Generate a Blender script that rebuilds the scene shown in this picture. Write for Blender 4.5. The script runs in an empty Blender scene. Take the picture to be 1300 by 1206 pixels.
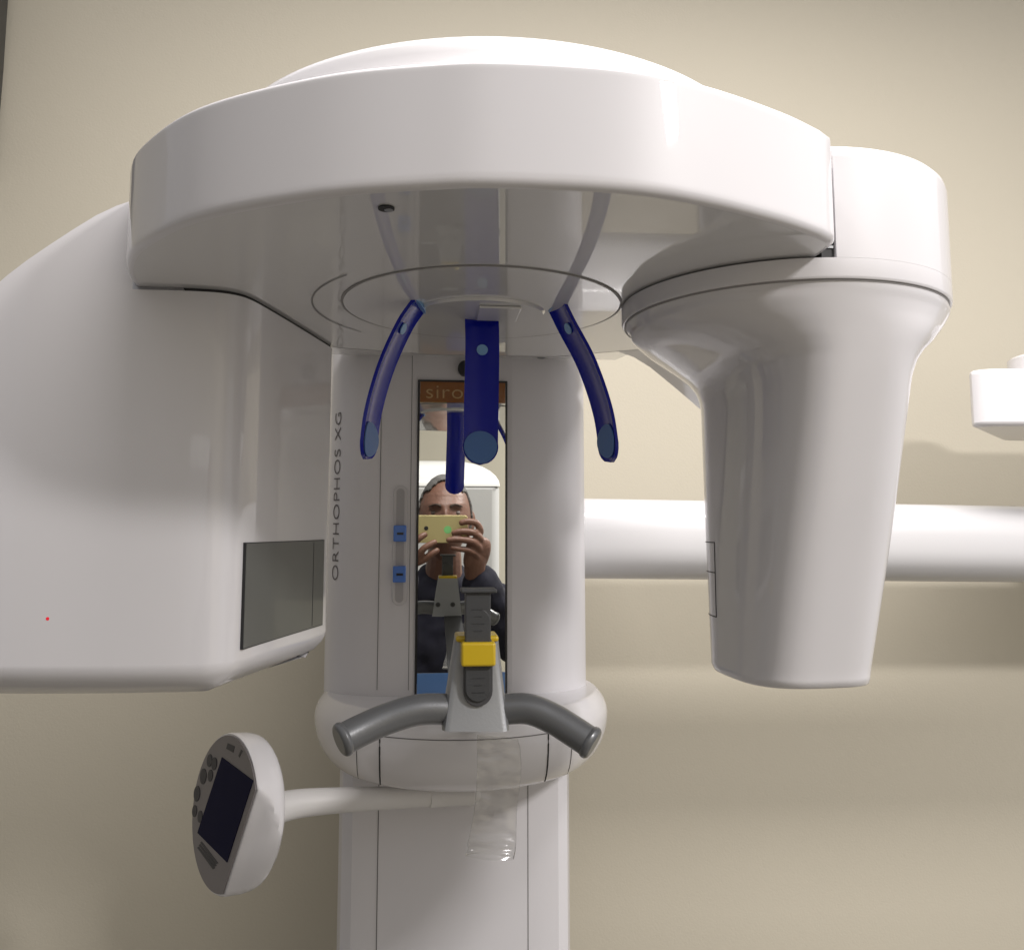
import bpy, bmesh, math, random
from mathutils import Vector, Matrix, noise, Quaternion
random.seed(4)
sc = bpy.context.scene
col = sc.collection
H0 = 1.50                      # height of the lens above the floor; all z below are relative to it

# ------------------------------------------------------------------ materials
MATS = {}
def mat(name, color, rough=.5, metal=0, coat=0, coat_r=.03, trans=0, ior=1.5, bump=0, bscale=200, var=0, vscale=4, emis=None, estr=0, sss=0, detail=4):
    m = bpy.data.materials.new(name); m.use_nodes = True
    nt = m.node_tree; b = nt.nodes['Principled BSDF']
    b.inputs['Base Color'].default_value = (*color, 1)
    b.inputs['Roughness'].default_value = rough
    b.inputs['Metallic'].default_value = metal
    b.inputs['Coat Weight'].default_value = coat
    b.inputs['Coat Roughness'].default_value = coat_r
    b.inputs['Transmission Weight'].default_value = trans
    b.inputs['IOR'].default_value = ior
    if sss:
        b.inputs['Subsurface Weight'].default_value = sss
        b.inputs['Subsurface Radius'].default_value = (.01, .004, .002)
        b.inputs['Subsurface Scale'].default_value = .5
    if emis:
        b.inputs['Emission Color'].default_value = (*emis, 1); b.inputs['Emission Strength'].default_value = estr
    tc = nt.nodes.new('ShaderNodeTexCoord')
    if bump:
        n = nt.nodes.new('ShaderNodeTexNoise'); n.inputs['Scale'].default_value = bscale; n.inputs['Detail'].default_value = detail
        nt.links.new(tc.outputs['Object'], n.inputs['Vector'])
        bp = nt.nodes.new('ShaderNodeBump'); bp.inputs['Strength'].default_value = bump; bp.inputs['Distance'].default_value = .002
        nt.links.new(n.outputs['Fac'], bp.inputs['Height']); nt.links.new(bp.outputs['Normal'], b.inputs['Normal'])
        if coat: pass
    if var:
        n = nt.nodes.new('ShaderNodeTexNoise'); n.inputs['Scale'].default_value = vscale; n.inputs['Detail'].default_value = 6
        nt.links.new(tc.outputs['Object'], n.inputs['Vector'])
        mx = nt.nodes.new('ShaderNodeMix'); mx.data_type = 'RGBA'
        mx.inputs[6].default_value = (*[c*(1-var) for c in color], 1); mx.inputs[7].default_value = (*[min(1, c*(1+var)) for c in color], 1)
        nt.links.new(n.outputs['Fac'], mx.inputs[0]); nt.links.new(mx.outputs[2], b.inputs['Base Color'])
        mr = nt.nodes.new('ShaderNodeMapRange'); mr.inputs[3].default_value = rough*.85; mr.inputs[4].default_value = min(1, rough*1.15)
        nt.links.new(n.outputs['Fac'], mr.inputs[0]); nt.links.new(mr.outputs[0], b.inputs['Roughness'])
    if 'lacquer' in name: b.inputs['Specular IOR Level'].default_value = .25
    MATS[name] = m
    return m

WHITE = mat('white_lacquer', (.715, .705, .72), rough=.42, coat=.9, coat_r=.03, bump=.012, bscale=60, var=.012, vscale=9)
COLW = mat('column_lacquer', (.70, .69, .71), rough=.38, coat=.35, coat_r=.09, bump=.02, bscale=80, var=.012)
MATTE = mat('satin_enamel', (.68, .67, .66), rough=.5, var=.02, bump=.01)
PIPE = mat('pipe_lacquer', (.58, .58, .59), rough=.3, coat=.4, coat_r=.08, var=.015, bump=.01)
UNDER = mat('grey_white_lacquer', (.70, .70, .70), rough=.3, coat=1, coat_r=.015, bump=.006, bscale=50, var=.02); UNDER.node_tree.nodes['Principled BSDF'].inputs['Coat IOR'].default_value = 1.85
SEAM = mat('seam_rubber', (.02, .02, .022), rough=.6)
GAP2 = mat('soft_groove', (.30, .29, .29), rough=.6)
GAP = mat('grey_groove', (.12, .12, .12), rough=.6)
DARKWIN = mat('dark_window', (.095, .10, .092), rough=.4, coat=.35, coat_r=.05, var=.03)
BLUE = mat('blue_plastic', (.001, .008, .36), rough=.2, coat=.1, trans=.08, ior=1.45, var=.05, vscale=20)
PAD = mat('frosted_blue', (.07, .17, .43), rough=.5, var=.05, vscale=60)
PADR = mat('pale_blue', (.22, .42, .70), rough=.4, var=.04, vscale=60)
KNOB = mat('knob_blue', (.08, .20, .60), rough=.35, coat=.3, var=.05)
GREY = mat('silver_paint', (.30, .31, .32), rough=.42, metal=.45, coat=.25, coat_r=.2, bump=.06, bscale=500, var=.04, vscale=15)
BARG = mat('grey_grip', (.14, .145, .15), rough=.36, metal=.35, coat=.25, coat_r=.2, bump=.05, bscale=500, var=.05, vscale=18)
DGREY = mat('dark_grey_plastic', (.048, .050, .052), rough=.5, bump=.08, bscale=600, var=.06, vscale=30)
SLATE = mat('slate_print', (.035, .036, .038), rough=.5)
YEL = mat('yellow_clamp', (.56, .39, .012), rough=.38, coat=.2, coat_r=.2, var=.05, vscale=30)
MIRR = mat('mirror_glass', (.88, .90, .87), rough=.0, metal=1)
ORANGE = mat('orange_plate', (.25, .085, .006), rough=.2, coat=1, coat_r=.02, var=.03)
LETTER = mat('tan_letters', (.52, .36, .17), rough=.4)
TEXTG = mat('grey_print', (.13, .12, .13), rough=.5)
LBLUE = mat('pale_blue_strip', (.13, .28, .60), rough=.3, coat=.4, var=.03)
BLACK = mat('black_plastic', (.012, .012, .013), rough=.35, coat=.3, var=.05)
RED = mat('red_spot', (.7, .01, .03), rough=.4, emis=(1, .02, .05), estr=.15)
FACE = mat('control_face', (.19, .175, .18), rough=.38, coat=.2, coat_r=.15, var=.03)
SCREEN = mat('screen_glass', (.001, .002, .03), rough=.45); SCREEN.node_tree.nodes['Principled BSDF'].inputs['Specular IOR Level'].default_value = .06
BUTTON = mat('button_grey', (.035, .035, .042), rough=.45, var=.04)
WALL = mat('painted_plaster', (.50, .465, .375), rough=.75, bump=.16, bscale=260, var=.035, vscale=1.4, detail=6)
FLOOR = mat('grey_vinyl_floor', (.16, .15, .13), rough=.4, bump=.05, var=.12, vscale=9)
SKIN = mat('tanned_skin', (.16, .078, .052), rough=.5, bump=.6, bscale=110, var=.22, vscale=40, sss=.12)
HAIR = mat('grey_hair', (.11, .105, .10), rough=.8, bump=1, bscale=350, var=.55, vscale=150)
BROW = mat('dark_hair', (.055, .035, .025), rough=.8, bump=1, bscale=500)
EYE = mat('shaded_eye', (.07, .045, .035), rough=.5)  # eye whites darkened to stand for the deep shade under the brows
JACKET = mat('navy_jacket', (.003, .003, .012), rough=.9, bump=.5, bscale=50, var=.25, vscale=25)
TROUS = mat('dark_trousers', (.02, .02, .024), rough=.8, bump=.4, bscale=300)
SHOE = mat('black_leather', (.01, .01, .01), rough=.35, coat=.3)
GOLD = mat('gold_metal', (.52, .45, .22), rough=.35, metal=.6, bump=.02, bscale=800, var=.03)
GREEN = mat('green_emblem', (.16, .42, .15), rough=.3)
EQUIP = mat('off_white_enamel', (.82, .82, .80), rough=.35, coat=.4, coat_r=.08, var=.015)

def sleeve_mat():
    m = bpy.data.materials.new('clear_film'); m.use_nodes = True; nt = m.node_tree
    nt.nodes.clear(); o = nt.nodes.new('ShaderNodeOutputMaterial')
    t = nt.nodes.new('ShaderNodeBsdfTransparent'); t.inputs[0].default_value = (.96, .96, .955, 1)
    g = nt.nodes.new('ShaderNodeBsdfGlossy'); g.inputs['Roughness'].default_value = .13
    fr = nt.nodes.new('ShaderNodeLayerWeight'); fr.inputs[0].default_value = .24
    mx = nt.nodes.new('ShaderNodeMixShader'); mxx = nt.nodes.new('ShaderNodeMath'); mxx.operation = 'MAXIMUM'; mxx.inputs[1].default_value = .055
    df = nt.nodes.new('ShaderNodeBsdfTranslucent'); df.inputs[0].default_value = (.8, .8, .8, 1); m2 = nt.nodes.new('ShaderNodeMixShader'); m2.inputs[0].default_value = .10
    n = nt.nodes.new('ShaderNodeTexNoise'); n.inputs['Scale'].default_value = 55; n.inputs['Detail'].default_value = 3
    tc = nt.nodes.new('ShaderNodeTexCoord'); nt.links.new(tc.outputs['Object'], n.inputs['Vector'])
    bp = nt.nodes.new('ShaderNodeBump'); bp.inputs['Strength'].default_value = .3; bp.inputs['Distance'].default_value = .002
    nt.links.new(n.outputs['Fac'], bp.inputs['Height']); nt.links.new(bp.outputs[0], g.inputs['Normal']); nt.links.new(bp.outputs[0], fr.inputs['Normal'])
    nt.links.new(fr.outputs['Fresnel'], mxx.inputs[0]); nt.links.new(mxx.outputs[0], mx.inputs[0]); nt.links.new(t.outputs[0], m2.inputs[1]); nt.links.new(df.outputs[0], m2.inputs[2]); nt.links.new(m2.outputs[0], mx.inputs[1]); nt.links.new(g.outputs[0], mx.inputs[2])
    nt.links.new(mx.outputs[0], o.inputs[0])
    return m
FILM = sleeve_mat()

# ------------------------------------------------------------------ object helpers
def worldloc(o):
    v = Vector((0, 0, 0))
    while o: v += o.location; o = o.parent
    return v
def root(name, label, cat, loc, group=None):
    o = bpy.data.objects.new(name, None); col.objects.link(o); o.location = loc; o.empty_display_size = .1
    o['label'] = label; o['category'] = cat
    if group: o['group'] = group
    return o
def link(name, bm, m, parent=None, label=None, bevel=0, seg=3, sharp=35, smooth=True, subsurf=0):
    """one bmesh in lens coordinates becomes ONE object with its origin at its middle"""
    lo = Vector((1e9,)*3); hi = Vector((-1e9,)*3)
    for v in bm.verts:
        for i in range(3): lo[i] = min(lo[i], v.co[i]); hi[i] = max(hi[i], v.co[i])
    c = (lo+hi)/2
    for v in bm.verts: v.co -= c
    bmesh.ops.recalc_face_normals(bm, faces=bm.faces)
    me = bpy.data.meshes.new(name); bm.to_mesh(me); bm.free()
    if smooth:
        for p in me.polygons: p.use_smooth = True
        me.set_sharp_from_angle(angle=math.radians(sharp))
    me.materials.append(m)
    o = bpy.data.objects.new(name, me); col.objects.link(o)
    o.location = c + Vector((0, 0, H0)) - (worldloc(parent) if parent else Vector((0, 0, 0)))
    if parent: o.parent = parent
    if label: o['label'] = label
    if bevel:
        md = o.modifiers.new('bevel', 'BEVEL'); md.width = bevel; md.segments = seg; md.limit_method = 'ANGLE'
        md.angle_limit = math.radians(40); md.harden_normals = True
    if smooth and sharp < 100:
        md = o.modifiers.new('weighted', 'WEIGHTED_NORMAL'); md.keep_sharp = True; md.weight = 90
    if subsurf:
        md = o.modifiers.new('sub', 'SUBSURF'); md.levels = subsurf; md.render_levels = subsurf
    return o
def B(): return bmesh.new()
def box(bm, x0, x1, y0, y1, z0, z1, rot=None, piv=None):
    vs = [Vector((x, y, z)) for x in (x0, x1) for y in (y0, y1) for z in (z0, z1)]
    if rot: vs = [rot @ (v-piv) + piv for v in vs]
    v = [bm.verts.new(p) for p in vs]
    for f in ((0, 1, 3, 2), (4, 6, 7, 5), (0, 4, 5, 1), (2, 3, 7, 6), (0, 2, 6, 4), (1, 5, 7, 3)): bm.faces.new([v[i] for i in f])
    return bm
def loft(bm, rings, cap0=True, cap1=True, closed=True):
    R = [[bm.verts.new(p) for p in r] for r in rings]
    n = len(R[0])
    for a, b in zip(R, R[1:]):
        for i in range(n if closed else n-1):
            j = (i+1) % n
            bm.faces.new((a[i], a[j], b[j], b[i]))
    if cap0: bm.faces.new(R[0])
    if cap1: bm.faces.new(R[-1])
    return bm
def prism(bm, pts, z0, z1, cap0=True, cap1=True):
    return loft(bm, [[(x, y, z0) for x, y in pts], [(x, y, z1) for x, y in pts]], cap0, cap1)
def prism_y(bm, pts, y0, y1):
    return loft(bm, [[(x, y0, z) for x, z in pts], [(x, y1, z) for x, z in pts]])
def circ(cx, cy, r, n=96, a0=0): return [(cx+r*math.cos(a0+2*math.pi*i/n), cy+r*math.sin(a0+2*math.pi*i/n)) for i in range(n)]
def lathe(bm, prof, cx, cy, n=96, sx=1, sy=1, cap0=True, cap1=True):
    return loft(bm, [[(cx+r*sx*math.cos(2*math.pi*i/n), cy+r*sy*math.sin(2*math.pi*i/n), z) for i in range(n)] for r, z in prof], cap0, cap1)
def catmull(P, n=8, closed=False):
    P = [Vector(p) for p in P]; out = []
    N = len(P)
    for i in range(N if closed else N-1):
        g = (lambda k: P[k % N]) if closed else (lambda k: P[max(0, min(N-1, k))])
        p0, p1, p2, p3 = g(i-1), g(i), g(i+1), g(i+2)
        for j in range(n):
            t = j/n
            out.append(.5*((2*p1)+(p2-p0)*t+(2*p0-5*p1+4*p2-p3)*t*t+(3*p1-p0-3*p2+p3)*t**3))
    if not closed: out.append(P[-1])
    return out
def tube(bm, path, r, n=24, rfun=None):
    rings = []; path = [Vector(p) for p in path]
    up = Vector((0, 0, 1))
    for i, p in enumerate(path):
        t = (path[min(i+1, len(path)-1)]-path[max(i-1, 0)]).normalized()
        s = t.cross(up)
        if s.length < 1e-3: s = Vector((1, 0, 0))
        s.normalize(); u = s.cross(t)
        rr = rfun(i/(len(path)-1)) if rfun else r
        rings.append([p+s*rr*math.cos(2*math.pi*k/n)+u*rr*math.sin(2*math.pi*k/n) for k in range(n)])
    return loft(bm, rings)
def disc(bm, c, nrm, r, t, n=40, ry=None):
    """flat round plate, centre c, normal nrm, thickness t outwards"""
    q = Vector(nrm).normalized().to_track_quat('Z', 'Y').to_matrix()
    ry = ry or r; c = Vector(c)
    return loft(bm, [[c+q @ Vector((r*math.cos(2*math.pi*i/n), ry*math.sin(2*math.pi*i/n), z)) for i in range(n)] for z in (0, t)])
def text(name, s, size, m, parent, M, label=None, extrude=.0002, sx=1.0, offset=0):
    cu = bpy.data.curves.new(name, 'FONT'); cu.body = s; cu.size = size; cu.extrude = extrude; cu.align_x = 'LEFT'; cu.offset = offset; cu.space_character = 1.06
    tmp = bpy.data.objects.new(name, cu); col.objects.link(tmp)
    dg = bpy.context.evaluated_depsgraph_get(); me = bpy.data.meshes.new_from_object(tmp.evaluated_get(dg))
    bpy.data.objects.remove(tmp)
    bm = B(); bm.from_mesh(me)
    for v in bm.verts: v.co = M @ Vector((v.co.x*sx, v.co.y, v.co.z))
    return link(name, bm, m, parent, label, smooth=False)

# ------------------------------------------------------------------ lens model: a pixel of the 1300 px wide photo to a point at a known distance
FPX = 1090; TH = math.radians(5.92); PS = math.radians(5.78)
Fv = Vector((math.sin(PS)*math.cos(TH), math.cos(PS)*math.cos(TH), math.sin(TH)))
Rv = Vector((math.cos(PS), -math.sin(PS), 0)); Uv = Rv.cross(Fv)
def ray(u, v): return Fv+Rv*((u-650)/FPX)+Uv*((558-v)/FPX)
def aY(u, v, y): q = ray(u, v); return q*(y/q.y)
def aZ(u, v, z): q = ray(u, v); return q*(z/q.z)

S = .05       # the machine's plane of symmetry
DY = .763     # axis of the rotating ring
MY = 1.127    # mirror plane

# ------------------------------------------------------------------ setting
def struct(o): o['kind'] = 'structure'; return o
struct(link('wall', box(B(), -2.6, 3.2, 1.62, 1.74, -H0, 1.35), WALL, smooth=False))
struct(link('rear_wall', box(B(), -2.6, 3.2, -2.32, -2.2, -H0, 1.35), WALL, smooth=False))
struct(link('floor', box(B(), -2.6, 3.2, -2.32, 1.74, -H0-.1, -H0-.003), FLOOR, smooth=False))

# ------------------------------------------------------------------ THE MACHINE
M = root('dental_x_ray_machine', 'large white panoramic dental x-ray machine with a narrow mirror and a ring arm overhead', 'x-ray machine', (S, 1.35, 0))

# rotating arm: a flat bar whose front is a shallow arc
front = [(-.2445, .775), (-.2425, .72), (-.2290, .665), (-.2035, .617), (-.150, .558), (-.068, .511), (.003, .489), (.050, .4825), (.12, .4845), (.175, .499), (.235, .5265), (.272, .549)]
fr = [(p.x, p.y) for p in catmull([(x, y, 0) for x, y in front], 8)]
fr += [(.2835, .5585), (.2885, .568), (.2895, .582)]
arm_pts = fr+[(.2895, .80), (.25, .93), (.15, .985), (0, .985), (-.1, .96), (-.2, .90), (-.238, .83)]
def inset(pts, d):
    n = len(pts); out = []
    for i in range(n):
        a = Vector(pts[i-1]); b = Vector(pts[i]); c = Vector(pts[(i+1) % n])
        t1 = (b-a).normalized(); t2 = (c-b).normalized(); t = (t1+t2).normalized()
        out.append((b.x-t.y*d, b.y+t.x*d))
    return out
bm = B()
prof = []
for k in range(5):
    a = math.pi/2*k/4; prof.append((.0055*(1-math.sin(a)), .2+.0055*(1-math.cos(a))))
prof += [(0, .2085), (0, .2715)]
for k in range(5):
    a = math.pi/2*k/4; prof.append((.0035*(1-math.cos(a)), .2740+.0035*math.sin(a)))
loft(bm, [[(x, y, z) for x, y in inset(arm_pts, d)] for d, z in prof], cap0=False)
arm = link('rotating_arm', bm, WHITE, M, sharp=50)
# underside plate of the arm (slightly greyer and glossier than the sides)
link('underside_plate', prism(B(), inset(arm_pts, .0052), .2002, .2035), UNDER, arm)
# top cover ring
bm = B()
lathe(bm, [(.2235, .2770), (.2205, .2900), (.2195, .2958), (.2172, .3002), (.2130, .3032), (.206, .3044), (.10, .306)], .0545, .7145, n=160)
link('top_cover', bm, WHITE, arm, sharp=60)
# round inset under the arm, its groove and the screw hole
bm = B(); N = 128
for r0, r1 in ((.1245, .1262),):
    pr = [(r0, .1993), (r1, .1993), (r1, .1999), (r0, .1999)]
    loft(bm, [[(S+r*math.cos(2*math.pi*i/N), DY+r*math.sin(2*math.pi*i/N), z) for i in range(N)] for r, z in pr+pr[:1]], False, False)
link('ring_groove', bm, GAP2, arm)
lathe(bm := B(), [(.1240, .1992), (.1240, .1999)], S, DY, n=128)
link('centre_disc', bm, UNDER, arm)
# faint round platform where the supports hang
lathe(bm := B(), [(.060, .1966), (.062, .1991)], S, DY+.012, n=96, sx=.95, sy=.8)
plat = link('support_hub', bm, UNDER, arm)
box(bm := B(), S-.004, S+.034, .742, .79, .1940, .1964)
link('support_socket', bm, UNDER, arm, bevel=.002)
# outer groove, left half
bm = B(); pr = [(.1515, .1996), (.1530, .1996)]
loft(bm, [[(S+r*math.cos(a)*1.0, DY+.012+r*math.sin(a), z) for a in [math.radians(140+i*1.3) for i in range(64)]] for r, z in pr], False, False, closed=False)
link('outer_groove', bm, GAP2, arm)
lathe(bm := B(), [(.0052, .1990), (.0052, .2000)], -.026, .526, n=32)
h = link('screw_hole', bm, SEAM, arm)
lathe(bm := B(), [(.0028, .1986), (.0028, .1992)], -.0245, .527, n=24)
link('screw', bm, GREY, h)
# the ribbed slit between arm and sensor cap
bm = B(); box(bm, .2897, .2988, .5905, .62, .1990, .2685)
sl = link('slit', bm, SEAM, arm)
bm = B()
for i in range(16): box(bm, .2925, .2986, .5895, .5912, .206+i*.0039, .2078+i*.0039)
link('slit_ribs', bm, GREY, sl)

# fixed carriage above the column
cp = [(-.16, .99), (-.158, 1.40), (.44, 1.40), (.46, 1.25), (.42, 1.02), (.36, .93)]
bm = B(); prof_ = [(.90, .2062), (1.143, .2300), (1.150, .262), (.90, .262)]
loft(bm, [[(x, y, z) for y, z in prof_] for x in (-.15, .262)])
link('carriage', bm, UNDER, M, bevel=.004)

# x-ray tube head (left)
def tube_prof(y, d=0):
    # outline in x/z, right side top first
    return None
outer = [(-.2436, .2752), (-.27, .264), (-.302, .2425), (-.349, .207), (-.395, .160), (-.43, .10), (-.45, .03), (-.455, -.05)]
oc = catmull([(x, 0, z) for x, z in outer], 6)
bm = B()
def head_ring(z_off, inset_x, inset_y):
    pass
# plan outline, front edge to right face; the height of the top follows the outline's x
plan = [(-.455, .86), (-.452, .80), (-.435, .762), (-.39, .742), (-.33, .731), (-.26, .7255), (-.21, .7245), (-.183, .7262), (-.168, .7305), (-.158, .7385), (-.1515, .751), (-.1435, .778), (-.128, .84), (-.107, .93), (-.104, .948), (-.110, .960), (-.13, .966), (-.25, .975), (-.38, .97), (-.44, .93)]
plan = [(p.x, p.y) for p in catmull([(x, y, 0) for x, y in plan], 4, closed=True)]
q_ = []
for i, (x, y) in enumerate(plan):
    q_.append((x, y)); x2, y2 = plan[(i+1) % len(plan)]
    ks = [k for k in (-.2432, -.2436, -.2440) if min(x, x2) < k < max(x, x2)]
    for k in sorted(ks, reverse=x > x2): t = (k-x)/(x2-x); q_.append((k, y+(y2-y)*t))
plan = q_
def top_z(x):
    if x > -.2438: return .1975
    if x >= oc[0].x: return .2752
    for a, b in zip(oc, oc[1:]):
        if b.x <= x <= a.x: return b.z+(a.z-b.z)*(x-b.x)/(a.x-b.x+1e-9)
    return -.05
# lower body with the chamfered foot, lofted up to the seam
def pl(d, z): return [(x, y, z) for x, y in inset(plan, d)]
loft(bm, [pl(.034, -.1330), pl(.028, -.1345), pl(.012, -.127), pl(.004, -.1185), pl(.0012, -.1135), pl(0, -.108), pl(0, .02)], cap1=False)
# upper walls: clipped by the sloping crown
nt_ = 26; prev = None
grid = []
for k in range(nt_+1):
    t = k/nt_; row = []
    for x, y in plan:
        zt = top_z(x); row.append((x, y, .02+(max(zt, .021)-.02)*t))
    grid.append(row)
loft(bm, grid, cap0=False, cap1=True)
bmesh.ops.remove_doubles(bm, verts=bm.verts, dist=1e-5)
tube_head = link('tube_head', bm, WHITE, M, 'white x-ray source housing with a dark window in its inner side', bevel=.0045, seg=3, sharp=40)
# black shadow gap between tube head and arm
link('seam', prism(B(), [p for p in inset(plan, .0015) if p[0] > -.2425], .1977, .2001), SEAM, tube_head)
# dark collimator window on the inner side
def side(u, v, off):  # point on the inner face, t along it
    a = Vector((-.1508, .7525, 0)); b = Vector((-.1062, .935, 0)); d = (b-a).normalized(); n = Vector((d.y, -d.x, 0))
    return a+d*u+n*off+Vector((0, 0, v))
L = .183
def sidebox(bm, u0, u1, v0, v1, o0, o1, vb1=None):
    vb1 = v0 if vb1 is None else vb1
    r = [[side(u0, v0, o), side(u1, vb1, o), side(u1, v1, o), side(u0, v1, o)] for o in (o0, o1)]
    return loft(bm, r)
fr_ = link('window_frame', sidebox(B(), -.0036, L+.001, -.1003, -.0117, -.004, .0018), SEAM, tube_head)
link('collimator_window', sidebox(B(), -.0030, L, -.0995, -.0125, -.002, .0022), DARKWIN, fr_)
link('edge_strip', sidebox(B(), L-.031, L-.0300, -.098, -.014, .0018, .0024), SEAM, fr_)
bm = B(); p = aY(62, 785, .7300); disc(bm, p, (0, -1, 0), .0014, .0022, n=16); link('laser_dot', bm, RED, tube_head)
# small grey clip on the tube head's inner side, near the column

# sensor head (right)
CX, CY, CR = .3135, .7265, .1395
def sup(cx, cy, hx, hy, n, phi, z, N=96):
    out = []
    for i in range(N):
        a = 2*math.pi*i/N; c, s = math.cos(a), math.sin(a)
        x = hx*math.copysign(abs(c)**(2/n), c); y = hy*math.copysign(abs(s)**(2/n), s)
        out.append((cx+x*math.cos(phi)-y*math.sin(phi), cy+x*math.sin(phi)+y*math.cos(phi), z))
    return out
sections = [ # z, cx, cy, hx, hy, n, phi
 (.1830, .301, .740, .1545, .1545, 2.0, 0), (.172, .303, .742, .1500, .1480, 2.0, 0), (.163, .308, .745, .1430, .138, 2.05, 1),
 (.152, .317, .748, .1260, .126, 2.2, 3), (.142, .324, .750, .1120, .117, 2.5, 6), (.132, .328, .751, .1030, .110, 2.9, 9), (.118, .3290, .751, .0985, .104, 3.2, 12),
 (.08, .3270, .751, .0955, .098, 3.4, 14), (0, .3210, .751, .0880, .090, 3.6, 16), (-.06, .3165, .751, .0825, .084, 3.7, 17),
 (-.112, .3130, .751, .0775, .0785, 3.8, 18), (-.1215, .3125, .751, .0755, .0765, 3.8, 18), (-.1265, .3125, .751, .071, .072, 3.8, 18), (-.1278, .3125, .751, .064, .065, 3.8, 18)]
def proj_u(p):
    p = Vector(p); return 650+FPX*p.dot(Rv)/p.dot(Fv)
def fit(z, uL, uR, cy, hy, n, phi):
    cx, hx = .31, .1
    for _ in range(30):
        us = [proj_u(p) for p in sup(cx, cy, hx, hy, n, math.radians(phi), z, 180)]
        a, b = min(us), max(us); sc_ = cy/FPX
        cx += ((uL+uR)/2-(a+b)/2)*sc_*.7; hx += ((uR-uL)-(b-a))/2*sc_*.7
    return (z, cx, cy, hx, hy, n, phi)
def front_fit(z, uL, uR, yf, cy, n, phi): return fit(z, uL, uR, cy, cy-yf, n, phi)
sections = [(.1830, CX, CY, CR-.003, CR-.003, 2.0, 0)]+[front_fit(*q) for q in (
 (.178, 799.5, 1207, .5912, .7265, 2.0, 0), (.172, 803, 1203, .593, .727, 2.05, 0), (.163, 821, 1196, .5955, .728, 2.2, 0), (.152, 850, 1186, .5985, .729, 2.5, 0), (.142, 872, 1174, .601, .730, 2.8, 0),
 (.132, 884, 1165, .6035, .731, 3.0, 0), (.118, 889.5, 1158, .607, .732, 3.2, 0), (.08, 891.5, 1150, .617, .733, 3.3, 1), (0, 895.5, 1133, .638, .735, 3.3, 2),
 (-.06, 899, 1119, .653, .736, 3.3, 3), (-.112, 902.5, 1106.5, .666, .737, 3.3, 4), (-.1215, 903, 1105, .668, .737, 3.3, 4), (-.1265, 907, 1103, .672, .737, 3.2, 4), (-.128, 917, 1096, .680, .737, 3.0, 4))]
def lerp_sections(sec, per=4):
    P = []
    V = [list(s) for s in sec]
    for i in range(len(V)-1):
        g = lambda k: V[max(0, min(len(V)-1, k))]
        for j in range(per):
            t = j/per; p0, p1, p2, p3 = g(i-1), g(i), g(i+1), g(i+2)
            lin = [a+(b-a)*t for a, b in zip(p1, p2)]
            cr = [.5*((2*b)+(c-a)*t+(2*a-5*b+4*c-d)*t*t+(3*b-a-3*c+d)*t**3) for a, b, c, d in zip(p0, p1, p2, p3)]
            P.append([.5*a+.5*b for a, b in zip(lin, cr)])
    P.append(V[-1]); return P
bm = B()
loft(bm, [sup(cx, cy, hx, hy, n, math.radians(ph), z) for z, cx, cy, hx, hy, n, ph in lerp_sections(sections)], cap0=True)
sensor = link('sensor_head', bm, WHITE, M, 'white tapering sensor housing hanging at the right end of the arm', sharp=60)
# round cap above it: a lower rim all round, the upper wall only outside the arm
bm = B()
rim = [(CR-.004, .1832), (CR-.0012, .1832), (CR, .1850), (CR, .1985)]
loft(bm, [[(x, y, z) for x, y in circ(CX, CY, r, 128)] for r, z in rim], cap0=True, cap1=True)
pts = [p for p in circ(CX, CY, CR, 256, -math.pi) if p[0] > .2990]
pts.sort(key=lambda p: math.atan2(p[1]-CY, p[0]-CX))
up = []
for d, z in ((0, .1986), (0, .276), (.0012, .2815), (.0045, .2855), (.010, .2878), (.03, .289)):
    q = [(CX+(x-CX)*(1-d/CR), CY+(y-CY)*(1-d/CR), z) for x, y in pts]
    q = [(max(x, .2990+d*.15), y, z_) for x, y, z_ in q]
    up.append(q)
loft(bm, up, cap0=False, cap1=True)
cap = link('round_cap', bm, WHITE, sensor, sharp=50)
link('rim_seam', lathe(B(), [(CR-.0025, .1819), (CR-.0025, .1833)], CX, CY, n=128), GAP2, sensor)
# cassette door on the sensor's left edge
def onsens(z, ang, off):
    Pz = lerp_sections(sections, 6)
    for a, b in zip(Pz, Pz[1:]):
        if a[0] >= z >= b[0]:
            t = (a[0]-z)/(a[0]-b[0]); s = [p+(q-p)*t for p, q in zip(a, b)]; break
    _, cx, cy, hx, hy, n, ph = s; ph = math.radians(ph); c, sn = math.cos(ang), math.sin(ang)
    x = (hx+off)*math.copysign(abs(c)**(2/n), c); y = (hy+off)*math.copysign(abs(sn)**(2/n), sn)
    return Vector((cx+x*math.cos(ph)-y*math.sin(ph), cy+x*math.sin(ph)+y*math.cos(ph), z))
def groove(bm, path, w=.0005):
    tube(bm, path, w, n=8)
bm = B(); a0, a1 = math.radians(140), math.radians(172)
for z in (-.0125, -.0395, -.0785):
    aa = [a0+(a1-a0)*i/14 for i in range(15)]
    groove(bm, [onsens(z, a, .0001) for a in aa])
groove(bm, [onsens(-.0125-.066*i/10, a1, .0001) for i in range(11)])
link('door_seam', bm, SEAM, sensor)
# grip under the rim at the back right
bm = B(); tube(bm, catmull([(.430, .785, .178), (.437, .77, .162), (.422, .765, .142), (.408, .765, .132)], 6), .008, n=16, rfun=lambda t: .011-.006*t)
link('release_grip', bm, WHITE, sensor)
# rear neck that joins the sensor to the carriage
bm = B()
prism_y(bm, [(.20, .2250), (.252, .2080), (.272, .196), (.300, .1735), (.34, .140), (.37, .140), (.37, .262), (.20, .262)], .90, 1.02)
link('neck', bm, WHITE, sensor, bevel=.008)

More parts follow.
